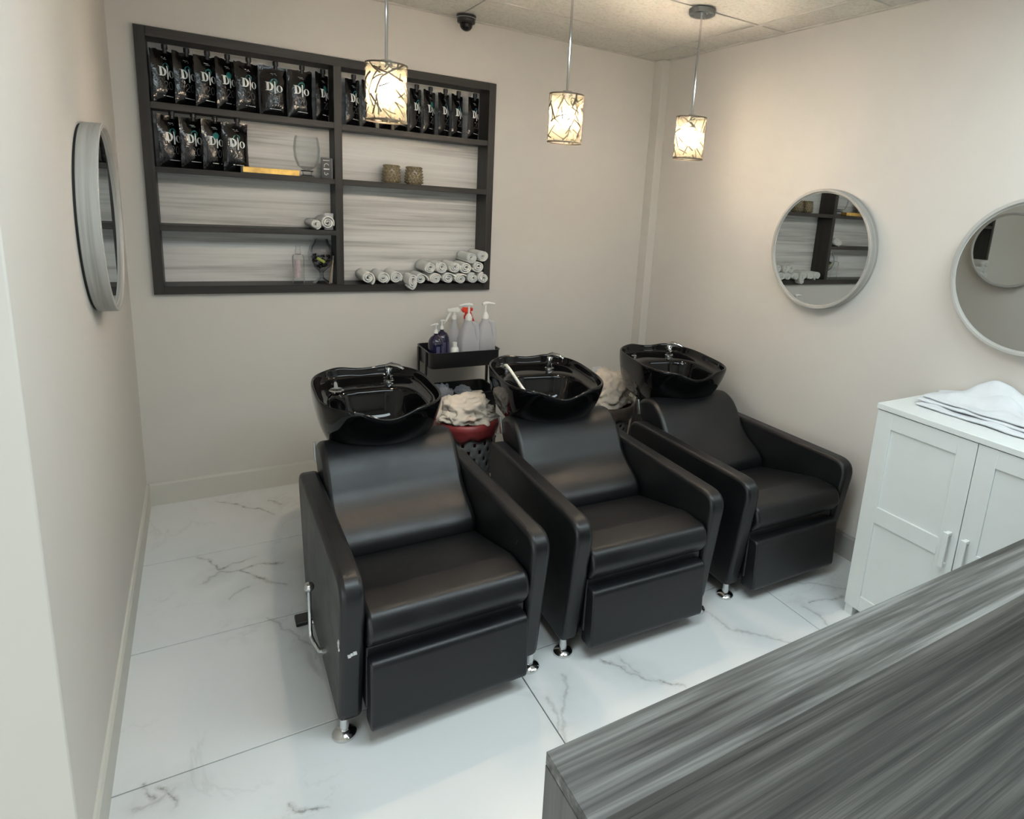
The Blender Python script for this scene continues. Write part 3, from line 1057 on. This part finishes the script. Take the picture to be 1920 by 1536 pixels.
# ------------------------------------------------------------------ shampoo chairs with basins
def basin_parts(t):
    """black ceramic wash basin, built about its own centre; y points to the wall"""
    N, A, B_, pw = 72, .249, .313, .593
    sg = lambda c: math.copysign(abs(c) ** pw, c)
    rim = []
    for j in range(N):
        a = 2 * pi * j / N
        x, y = A * sg(cos(a)), B_ * sg(sin(a))
        z = .826 - .050 * math.exp(-(x / .088) ** 2) * max(0, -y / B_) ** 4
        z += max(0, y / B_) ** 4 * (.010 * math.exp(-((abs(x) - .12) / .06) ** 2) - .006 * math.exp(-(x / .06) ** 2))
        rim.append((x, y, z))
    ZB = .555

    def ring(sx, sy, f, shift=0.0):
        return [(x * sx, y * sy + shift, f(x, y, z)) for x, y, z in rim]
    bl = lambda b, dz=0.0: (lambda x, y, z: z * (1 - b) + ZB * b + dz)
    lv = lambda top, drop: (lambda x, y, z: min(z - drop, top))
    outer = [
        ring(.10, .10, bl(1, -.002), .07), ring(.42, .38, bl(1), .07), ring(.60, .54, bl(.97), .065), ring(.76, .70, bl(.86), .055), ring(.89, .84, bl(.64), .035),
        ring(.965, .935, bl(.36), .015), ring(1.0, .985, bl(.14), .004), ring(1.0, 1.0, bl(0, -.016)), ring(1.0, 1.0, bl(0, -.005)), ring(.988, .990, bl(0, .001)), ring(.96, .968, bl(0, .001)),
        ring(.945, .955, bl(0, -.007)), ring(.925, .94, bl(0, -.030))]
    inner = [ring(.90, .925, lv(.788, .036)), ring(.84, .86, lv(.780, .040)), ring(.765, .66, lv(.776, .044), -.070), ring(.745, .635, lv(.772, .050), -.076),
             ring(.725, .615, lv(.750, .070), -.079), ring(.64, .54, lv(.675, .12), -.075), ring(.50, .42, lv(.630, .15), -.07),
             ring(.28, .24, lv(.614, .17), -.06), ring(.06, .05, lv(.611, .17), -.055)]
    m = MB()
    m.loft(outer + inner, True, True, True)
    b = m.build('basin', 'basin_black', t, smooth=True, angle=80, subsurf=1)
    MB().lathe([(.022, .615), (.022, .619), (.014, .619), (.012, .614)], 20, (0, -.055, 0), cap0=False, cap1=True).build('drain', 'chrome', b, smooth=True)
    f = MB()
    f.lathe([(.026, .778), (.026, .786), (.019, .790), (.017, .838), (.015, .846), (0, .847)], 20, (.098, .205, 0))
    f.build('tap_body', 'chrome', b, smooth=True)
    f = MB()
    f.tube([(.090, .212, .850), (.108, .195, .860), (.135, .165, .858), (.152, .145, .848)], [.012, .014, .012, .006], 12)
    f.build('tap_lever', 'chrome', b, smooth=True)
    f = MB()
    f.lathe([(.016, .776), (.016, .790), (.010, .794), (.010, .80)], 16, (-.140, .195, 0))
    f.build('sprayer_holder', 'chrome', b, smooth=True)
    return b


def shampoo_chair(cx, label, extra, yaw, basin):
    a = radians(yaw)
    t = thing('shampoo_chair', label, 'shampoo chair', (cx - 1.92 * sin(a), -1.92 + 1.92 * cos(a), 0), a, 'black leather shampoo chairs')
    arm = rounded([(-1.950, .568), (-1.030, .548), (-1.175, .058), (-1.885, .050)], [.075, .075, .05, .05], 6)
    for s in (-1, 1):
        x0, x1 = sorted((s * .267, s * .336))
        MB().prism_x(arm, x0, x1).build('armrest', 'black_leather', t, smooth=True, bevel=.016, seg=3, angle=50)
    seat = rounded([(-1.915, .322), (-1.952, .375), (-1.925, .440), (-1.80, .440), (-1.40, .335), (-1.40, .24), (-1.75, .30)], [.02, .05, .04, .08, .02, .02, .05], 5)
    MB().prism_x(seat, -.262, .262).build('seat', 'black_leather', t, smooth=True, bevel=.018, seg=3, angle=50)
    back = catmull([(-1.425, .305), (-1.458, .345), (-1.452, .395), (-1.405, .437), (-1.345, .467), (-1.295, .507), (-1.262, .552), (-1.225, .602), (-1.180, .642), (-1.120, .663),
                    (-1.055, .653), (-1.010, .612), (-1.030, .550), (-1.10, .470), (-1.19, .380), (-1.28, .300), (-1.36, .275)], 4)
    MB().prism_x(back, -.2665, .2665).build('backrest', 'black_leather', t, smooth=True, bevel=.022, seg=4, angle=60)
    leg = rounded([(-1.952, .290), (-1.885, .290), (-1.885, .055), (-1.965, .055)], [.025, .01, .015, .028], 5)
    MB().prism_x(leg, -.258, .258).build('leg_rest', 'black_leather', t, smooth=True, bevel=.014, seg=3, angle=50)
    MB().box((-.262, -1.905, .10), (.262, -1.30, .318)).build('seat_base', 'black_leather', t, bevel=.006)
    MB().box((-.385, -1.285, .0), (.36, -1.225, .018)).build('base_plate', 'black_plastic', t, bevel=.004)
    # basin pedestal behind the backrest
    m = MB()
    m.loft([[(sx * a, y0 if i < 2 else y1, z) for i, sx in ((0, -1), (1, 1), (2, 1), (3, -1))] for a, y0, y1, z in ((.17, -1.10, -.76, 0), (.16, -1.06, -.78, .30), (.13, -1.00, -.80, .59))], True, True, True)
    m.build('pedestal', 'black_plastic', t, bevel=.02, seg=3)
    for x, y in ((-.318, -1.862), (.318, -1.862), (-.318, -1.26), (.318, -1.26)):
        MB().lathe([(.036, 0), (.036, .008), (.030, .014), (.014, .020), (.013, .072), (0, .072)], 24, (x, y, 0)).build('foot', 'chrome', t, smooth=True)
    # recline lever on the left side
    lv = MB()
    lv.tube([(-.334, -1.625, .130), (-.345, -1.625, .130)], .014, 14)
    lv.tube([(-.340, -1.625, .130), (-.350, -1.618, .129), (-.360, -1.565, .128), (-.365, -1.540, .136), (-.366, -1.531, .160), (-.366, -1.530, .315)], .0065, 10)
    lv.build('recline_lever', 'chrome', t, smooth=True)
    MB().lathe([(0, -.017), (.010, -.014), (.016, -.006), (.017, .002), (.013, .012), (0, .017)], 16, (-.366, -1.530, .322)).build('lever_knob', 'chrome', t, smooth=True)
    br = MB()
    br.box((-.274, -.011, -.04), (-.266, .011, .04), Matrix.Translation((0, -1.030, .600)) @ Matrix.Rotation(radians(-18), 4, 'X'))
    br.build('back_bracket', 'brushed_steel', t, bevel=.002)
    b = basin_parts(t)
    b.matrix_local = (Matrix.Translation(t.location) @ Matrix.Rotation(a, 4, 'Z')).inverted() @ Matrix.Translation((*basin[:2], 0)) @ Matrix.Rotation(radians(basin[2]), 4, 'Z')
    extra(t, b)
    return t


def extra1(t, b):
    # hand shower resting on the left ledge, head up
    f = MB()
    f.tube([(-.140, .195, .796), (-.141, .170, .808), (-.148, .10, .812), (-.155, .03, .812)], [.009, .010, .011, .012], 12)
    f.build('hand_shower', 'chrome', b, smooth=True)
    MB().lathe([(.0, -.014), (.018, -.012), (.029, -.002), (.030, .006), (.026, .010), (0, .011)], 24, (-.157, .004, .814)).build('spray_head', 'chrome', b, smooth=True)
    m = MB()
    for y, z, s in ((-1.905, .365, .006), (-1.902, .350, .005), (-1.910, .343, .004), (-1.895, .356, .003)):
        m.box((-.3395, y - s * .6, z - s), (-.336, y + s * .6, z + s))
    for x, z, s in ((-.312, .322, .004), (-.305, .325, .003), (-.296, .327, .005)):
        m.box((x - s, -1.9295, z - s * .5), (x + s, -1.918, z + s * .5))
    m.build('scuff_mark', 'scuff_pale', t)


def extra2(t, b):
    f = MB()
    f.tube(catmull([(-.150, .190, .797), (-.160, .145, .824), (-.158, .095, .826), (-.148, .03, .805), (-.142, -.06, .785), (-.130, -.13, .760), (-.115, -.17, .71)], 5, False), .0075, 10)
    f.build('white_hose', 'white_plastic', b, smooth=True)
    MB().lathe([(.018, .796), (.020, .806), (.012, .812), (0, .814)], 16, (-.155, .192, 0)).build('hose_collar', 'chrome', b, smooth=True)


def extra3(t, b):
    f = MB()
    f.tube([(.085, .195, .815), (.080, .165, .826), (.078, .135, .818)], .009, 10)
    f.build('spout', 'chrome', b, smooth=True)


shampoo_chair(0.917, 'black leather shampoo chair at the left, nearest the left wall, with chrome recline lever', extra1, 0.0, (.908, -.942, -2.3))
shampoo_chair(1.697, 'middle black leather shampoo chair, white hose lying in its basin', extra2, -2.5, (1.716, -.960, -9.0))
shampoo_chair(2.517, 'black leather shampoo chair at the right beside the right wall', extra3, -1.2, (2.551, -.915, -10.5))


# ------------------------------------------------------------------ trolley and its bottles
TX0, TX1, TY0, TY1 = 1.335, 1.748, -0.352, -0.095
trolley = thing('utility_trolley', 'black metal utility trolley with trays behind the chairs', 'trolley', (0, 0, 0))


def tray(z0, z1, name='tray'):
    m = MB()
    th = .003

    def rr(inset, z):
        return [(x, y, z) for x, y in rounded([(TX0 + inset, TY0 + inset), (TX1 - inset, TY0 + inset), (TX1 - inset, TY1 - inset), (TX0 + inset, TY1 - inset)], .035 - inset * .5, 5)]
    m.loft([rr(.006, z0), rr(0, z0 + .008), rr(0, z1), rr(-.004, z1), rr(-.004, z1 + .004), rr(th, z1 + .004), rr(th, z0 + .008), rr(.01, z0 + .004)], True, True, True)
    m.build(name, 'black_plastic', trolley, smooth=True, angle=40)


tray(.700, .787)
tray(.450, .537)
tray(.160, .247)
for x in (TX0 - .004, TX1 + .004):
    for y in (TY0 + .07, TY1 - .05):
        MB().box((x - .006, y - .012, .05), (x + .006, y + .012, .815 if y > -.2 and x > 1.5 else .785)).build('post', 'black_plastic', trolley, bevel=.003)
for x in (TX0 + .01, TX1 - .01):
    for y in (TY0 + .06, TY1 - .04):
        MB().lathe([(.024, -.010), (.026, -.006), (.026, .006), (.024, .010)], 18).add([], []).build('caster', 'black_rubber', trolley, smooth=True).matrix_local = Matrix.Translation((x, y, .026)) @ Matrix.Rotation(pi / 2, 4, 'Y')
ZT = .7045


def pump_head(t, z, s=1.0, dirn=1, mat='white_plastic', curved=False):
    m = MB()
    m.lathe([(.017 * s, z), (.017 * s, z + .016 * s), (.010 * s, z + .030 * s), (.0055 * s, z + .034 * s), (.0055 * s, z + .070 * s), (0, z + .070 * s)], 16)
    m.build('pump_collar', mat, t, smooth=True)
    m = MB()
    m.tube([(-dirn * .016 * s, 0, z + .074 * s), (0, 0, z + .078 * s), (dirn * .02 * s, 0, z + .078 * s), (dirn * .05 * s, 0, z + (.070 if curved else .073) * s)], [.008 * s, .009 * s, .007 * s, .004 * s], 10)
    m.build('pump_spout', mat, t, smooth=True)


def shampoo_bottle(x, y, label, dirn):
    t = thing('shampoo_bottle', label, 'bottle', (x, y, ZT), radians(12), 'dark blue pump bottles')
    MB().lathe([(.040, 0), (.043, .004), (.043, .118), (.040, .138), (.029, .158), (.014, .168), (.011, .172), (.011, .184)], 28, cap1=False).build('bottle_body', 'navy_plastic', t, smooth=True)
    m = MB()
    for a0, a1 in ((-115, -88), (-72, -40)):
        m.loft([[(.0436 * cos(radians(a0 + (a1 - a0) * i / 6)), .0436 * sin(radians(a0 + (a1 - a0) * i / 6)), z) for i in range(7)] for z in (.05, .112)], False)
    m.build('label_print', 'label_navy', t, fix=False)
    pump_head(t, .180, .66, dirn, curved=True)


shampoo_bottle(1.393, -0.262, 'dark blue pump bottle at the left end of the trolley top', -1)
shampoo_bottle(1.457, -0.172, 'dark blue pump bottle, second on the trolley top, behind the small white one', 1)

t = thing('small_white_bottle', 'small white bottle in front of the dark blue pump bottles', 'bottle', (1.486, -0.310, ZT))
MB().lathe([(.021, 0), (.023, .003), (.023, .096), (.018, .105), (.013, .108), (.013, .134), (0, .136)], 20).build('bottle_body', 'white_plastic', t, smooth=True)


def jug(x, y, label, dirn):
    t = thing('jug', label, 'jug', (x, y, ZT), 0, 'milky plastic jugs on the trolley')

    def rr(a, z, r, sx=0):
        return [(px + sx, py, z) for px, py in rounded([(-a, -a), (a, -a), (a, a), (-a, a)], r, 4)]
    m = MB()
    m.loft([rr(.048, 0, .02), rr(.0525, .005, .02), rr(.0525, .135, .02), rr(.050, .150, .022), rr(.040, .195, .03), rr(.022, .232, .021), rr(.019, .240, .019), rr(.019, .252, .019)], True, True, False)
    m.build('jug_body', 'milky_jug', t, smooth=True, angle=50)
    m = MB()
    m.tube([(.018, -.018, .238), (.034, -.036, .228), (.038, -.040, .19), (.040, -.042, .142)], [.010, .013, .014, .012], 10)
    m.build('handle', 'milky_jug', t, smooth=True)
    pump_head(t, .250, 1.15, dirn)


jug(1.578, -0.275, 'milky plastic jug with white pump, left of the two on the trolley', -1)
jug(1.688, -0.250, 'milky plastic jug with white pump at the right end of the trolley', 1)


def spray_bottle(x, y, label, mat, rz):
    t = thing('spray_bottle', label, 'spray bottle', (x, y, ZT), rz)
    MB().lathe([(.032, 0), (.034, .004), (.034, .12), (.028, .16), (.014, .215), (.013, .235)], 24, cap1=False).build('bottle_body', 'milky_jug', t, smooth=True)
    m = MB()
    m.lathe([(.016, .232), (.016, .250), (.010, .256), (.010, .272)], 14)
    m.build('collar', mat, t, smooth=True)
    m = MB()
    hd = rounded([(-.024, .270), (.040, .276), (.040, .294), (-.020, .302), (-.034, .288)], .006, 3)
    m.prism_x([(y_, z_) for y_, z_ in hd], -.010, .010)
    m.build('spray_head', mat, t, bevel=.003)
    m = MB()
    m.tube([(0, .022, .274), (0, .030, .255), (0, .044, .228), (0, .058, .205)], [.007, .008, .006, .005], 8)
    m.build('trigger', mat, t, smooth=True)


spray_bottle(1.612, -0.147, 'spray bottle with red trigger head standing between the two jugs', 'red_plastic', radians(-75))
spray_bottle(1.539, -0.145, 'spray bottle with white trigger head behind the left jug', 'white_plastic', radians(80))


# clutter in the second tray
def crumple(name, mat, size, seed, sub=4, amp=.35, freq=2.2, flat_bottom=True):
    bm = bmesh.new()
    bmesh.ops.create_icosphere(bm, subdivisions=sub, radius=1.0)
    for v in bm.verts:
        d = v.co.normalized()
        n1 = noise.noise(d * freq + Vector((seed, 0, 0)))
        n2 = 1 - abs(noise.noise(d * freq * 1.9 + Vector((0, seed, 3)))) * 2
        n3 = noise.noise(d * freq * 4.5 + Vector((seed, seed, 0)))
        r = 1 + amp * (0.6 * n1 + 0.5 * (n2 - .5) + 0.16 * n3)
        v.co = Vector((d.x * size[0] * r, d.y * size[1] * r, d.z * size[2] * r))
        if flat_bottom and v.co.z < -size[2] * .35:
            v.co.z = -size[2] * .35 + (v.co.z + size[2] * .35) * .15
    me = bpy.data.meshes.new(name)
    bm.to_mesh(me)
    bm.free()
    return link(name, me, mat, None, smooth=True, angle=180)


ZT2 = .4545
o = crumple('plastic_wrap', 'plastic_film', (.062, .068, .055), 3.1, 4, .6, 2.4)
o.location = (1.435, -.245, ZT2 + .060)
tag(o, 'crumpled clear plastic wrap in the second tray of the trolley', 'plastic wrap')
o = crumple('plastic_glove_bundle', 'plastic_film', (.045, .055, .03), 8.4, 4, .5, 2.4)
o.location = (1.580, -.215, ZT2 + .060)
tag(o, 'bundle of clear plastic beside the yellow cap on the trolley', 'plastic wrap')
t = thing('folded_towels', 'beige folded cloth lying in the right of the second tray', 'cloth', (1.680, -.225, ZT2 + .001), radians(-4))
for k in range(3):
    MB().box((-.055, -.085, .012 * k), (.055 - .01 * k, .085 - .008 * k, .012 * k + .011)).build('fold', 'cloth_cream', t, bevel=.004)
t = thing('yellow_cap', 'small yellow plastic cap hanging on the second tray edge', 'cap', (1.512, TY0 - .014, .522))
MB().lathe([(.0, -.024), (.010, -.016), (.013, .004), (.011, .016), (0, .019)], 8).build('cap_body', 'amber_yellow', t, smooth=True)


# ------------------------------------------------------------------ laundry hampers
def hamper(x, y, r, h, label, bag, cloth_label, bag_label, seed, csize, cz):
    t = thing('laundry_basket', label, 'basket', (x, y, 0))
    n, nz = 60, 26
    m = MB()
    vs, fs = [], []
    for k in range(nz + 1):
        zz = h * k / nz
        rr = r * (.76 + .22 * k / nz)
        for j in range(n):
            vs.append((rr * cos(2 * pi * j / n), rr * sin(2 * pi * j / n), zz))
    for k in range(nz):
        for j in range(n):
            if 3 <= k <= nz - 3 and k % 2 == 1 and (j + (k // 2) % 2 * 2) % 4 == 0:
                continue
            fs.append((k * n + j, k * n + (j + 1) % n, (k + 1) * n + (j + 1) % n, (k + 1) * n + j))
    fs.append(tuple(range(n - 1, -1, -1)))
    m.add(vs, fs)
    m.build('basket_wall', 'basket_grey', t, smooth=True, angle=60, solid=.003, fix=False)
    MB().loft([[(rr * cos(2 * pi * j / 48), rr * sin(2 * pi * j / 48), z) for j in range(48)] for rr, z in ((r * .97, h - .004), (r * 1.04, h - .004), (r * 1.04, h + .008), (r * .97, h + .008), (r * .97, h - .004))]).build('rim', 'basket_grey', t, smooth=True)
    # liner bag turned over the rim
    m = MB()
    prof = [(.80, -.16), (.92, -.03), (1.0, .016), (1.07, .012), (1.09, -.015), (1.075, -.045), (1.04, -.070)]
    rings = []
    for q, (pr, dz) in enumerate(prof):
        ring_ = []
        for j in range(72):
            a = 2 * pi * j / 72
            w_ = .018 * noise.noise((cos(a) * 3 + seed, sin(a) * 3, q * .6)) * (q >= 2)
            drop = (.018 * noise.noise((cos(a) * 1.6 + seed, sin(a) * 1.6, 2)) + .008 * sin(a * 11 + seed)) * (q >= 5)
            ring_.append((r * pr * (1 + w_) * cos(a), r * pr * (1 + w_) * sin(a), h + dz + drop))
        rings.append(ring_)
    m.loft(rings)
    o = m.build('liner_bag', bag, t, smooth=True, angle=120, solid=.0015)
    o['label'] = bag_label
    m = MB()
    m.lathe([(r * .8, h - .15), (r * .94, h - .03), (r * .6, h - .01), (0, h)], 40)
    c1 = crumple('crumpled_cloth', 'cloth_cream', csize, seed, 5, .55, 1.9)
    c1.location = (x, y, h + cz)
    tag(c1, cloth_label, 'cloth')
    return t


hamper(1.415, -0.705, .150, .530, 'grey perforated laundry basket with a red liner bag between two chairs', 'bag_red',
       'crumpled cream towel heaped in the red-lined basket', 'red plastic liner bag', 2.3, (.138, .13, .085), .035)
hamper(2.440, -0.430, .185, .415, 'laundry basket with a dark taupe liner bag behind the right chair', 'bag_taupe',
       'crumpled cream cloth heaped in the taupe-lined basket', 'dark taupe liner bag', 5.9, (.165, .15, .135), .06)
# loose flaps of the red basket's towel
o = crumple('towel_flap', 'cloth_cream', (.055, .05, .032), 11.2, 4, .7, 1.8)
o.name = 'hanging_flap'
o.parent = bpy.data.objects['crumpled_cloth']
o.location = (-.100, -.055, .005)


# ------------------------------------------------------------------ white cabinet
CX0, CX1, CY0, CY1 = 2.600, W - .014, -2.948, -2.166      # front plane, back, near end, far end
cab = thing('white_cabinet', 'white two-door cabinet with panelled doors against the right wall', 'cabinet', (0, 0, 0))
ZC0, ZC1, ZCT = .045, .926, .950
MB().box((CX0 + .019, CY0 + .002, ZC0), (CX1, CY1 - .002, ZC1 - .006)).build('body', 'white_lacquer', cab, bevel=.001, seg=1)
MB().box((CX0 - .006, CY0 - .004, ZC1 + .002), (CX1, CY1 + .004, ZCT)).build('top', 'white_lacquer', cab, bevel=.0015)
for y in (CY0 + .02, CY1 - .02):
    for x in (CX0 + .025, CX1 - .03):
        MB().box((x - .018, y - .018, 0), (x + .018, y + .018, ZC0 + .004)).build('foot', 'white_lacquer', cab, bevel=.001)
YM = (CY0 + CY1) / 2
for y0, y1, hs in ((YM + .0015, CY1, 1), (CY0, YM - .0015, -1)):
    d = None
    sw = .066
    m = MB()
    z0, z1 = ZC0, ZC1 - .002
    m.box((CX0, y0, z0), (CX0 + .018, y0 + sw, z1)).box((CX0, y1 - sw, z0), (CX0 + .018, y1, z1))
    for a, b in ((z0, z0 + .066), (.455, .523), (z1 - .066, z1)):
        m.box((CX0, y0 + sw, a), (CX0 + .018, y1 - sw, b))
    d = m.build('door', 'white_lacquer', cab, bevel=.0008, seg=1)
    for a, b in ((z0 + .066, .455), (.523, z1 - .066)):
        MB().box((CX0 + .008, y0 + sw, a), (CX0 + .017, y1 - sw, b)).build('door_panel', 'white_lacquer', d)
    yh = y0 + .030 if hs > 0 else y1 - .030
    m = MB()
    m.box((CX0 - .030, yh - .010, .430), (CX0 - .022, yh + .010, .570))
    m.box((CX0 - .024, yh - .008, .556), (CX0 + .001, yh + .008, .568)).box((CX0 - .024, yh - .008, .432), (CX0 + .001, yh + .008, .444))
    m.build('handle', 'white_lacquer', d, bevel=.002)

# towels heaped on the cabinet
t = thing('towel_heap', 'loosely folded white towels lying on the white cabinet', 'towels', (2.835, -2.44, ZCT))


def sheet(x0, x1, y0, y1, z, hump, seed, th=.010, fold=0.0):
    n1, n2 = 22, 34
    vs = []
    for j in range(n2 + 1):
        for i in range(n1 + 1):
            u, v = i / n1, j / n2
            ex = .012 * noise.noise((v * 6, seed, 0))
            ey = .014 * noise.noise((u * 5, seed, 7))
            x = x0 + (x1 - x0) * u + ex
            y = y0 + (y1 - y0) * v + ey
            e = min(1, min(u, 1 - u) * 6) * min(1, min(v, 1 - v) * 6)
            zz = z + hump * math.exp(-((u - .62) / .30) ** 2 - ((v - .52) / .30) ** 2) * (0.6 + .4 * e)
            zz += .016 * e * noise.noise((u * 3 + seed, v * 4, seed)) + .012 * e * (.5 - abs(noise.noise((u * 4 + v * 3, v * 6 - u * 3 + seed, 2))))
            zz -= fold * (1 - e) * .5
            vs.append((x, y, max(th * .6, zz)))
    m = MB()
    m.add(vs, [(j * (n1 + 1) + i, j * (n1 + 1) + i + 1, (j + 1) * (n1 + 1) + i + 1, (j + 1) * (n1 + 1) + i) for j in range(n2) for i in range(n1)])
    return m.build('towel_layer', 'cloth_white', t, smooth=True, angle=180, solid=th, subsurf=1, fix=False)


sheet(-.110, .125, -.26, .205, .008, .012, 1.1)
sheet(-.085, .130, -.25, .215, .022, .020, 2.7)
sheet(-.075, .125, -.255, .200, .036, .055, 4.4)
sheet(-.035, .128, -.240, .175, .046, .085, 6.2, .011, .014)

# ------------------------------------------------------------------ reception counter in front
KX0, KX1, KY0, KY1, KZ = 0.631, 2.96, -3.140, -3.034, 1.000
k = thing('counter', 'grey wood-grain reception counter wall in the foreground', 'counter', (0, 0, 0))
MB().box((KX0 + .0005, KY0 - .0005, KZ - .018), (KX1, KY1 + .0005, KZ)).build('top_board', 'counter_wood', k, bevel=.0007, seg=1)
MB().box((KX0 + .018, KY0, 0.001), (KX1, KY0 + .018, KZ - .0185)).build('near_panel', 'counter_wood', k)
MB().box((KX0 + .018, KY1 - .018, 0.001), (KX1, KY1, KZ - .0185)).build('far_panel', 'counter_wood', k)
MB().box((KX0, KY0, 0.001), (KX0 + .0175, KY1, KZ - .0185)).build('end_panel', 'counter_wood_end', k, bevel=.0007, seg=1)
MB().box((KX0 + .02, KY0 + .02, 0.001), (KX1 - .02, KY1 - .02, KZ - .02)).build('core', 'dark_wood_x', k)
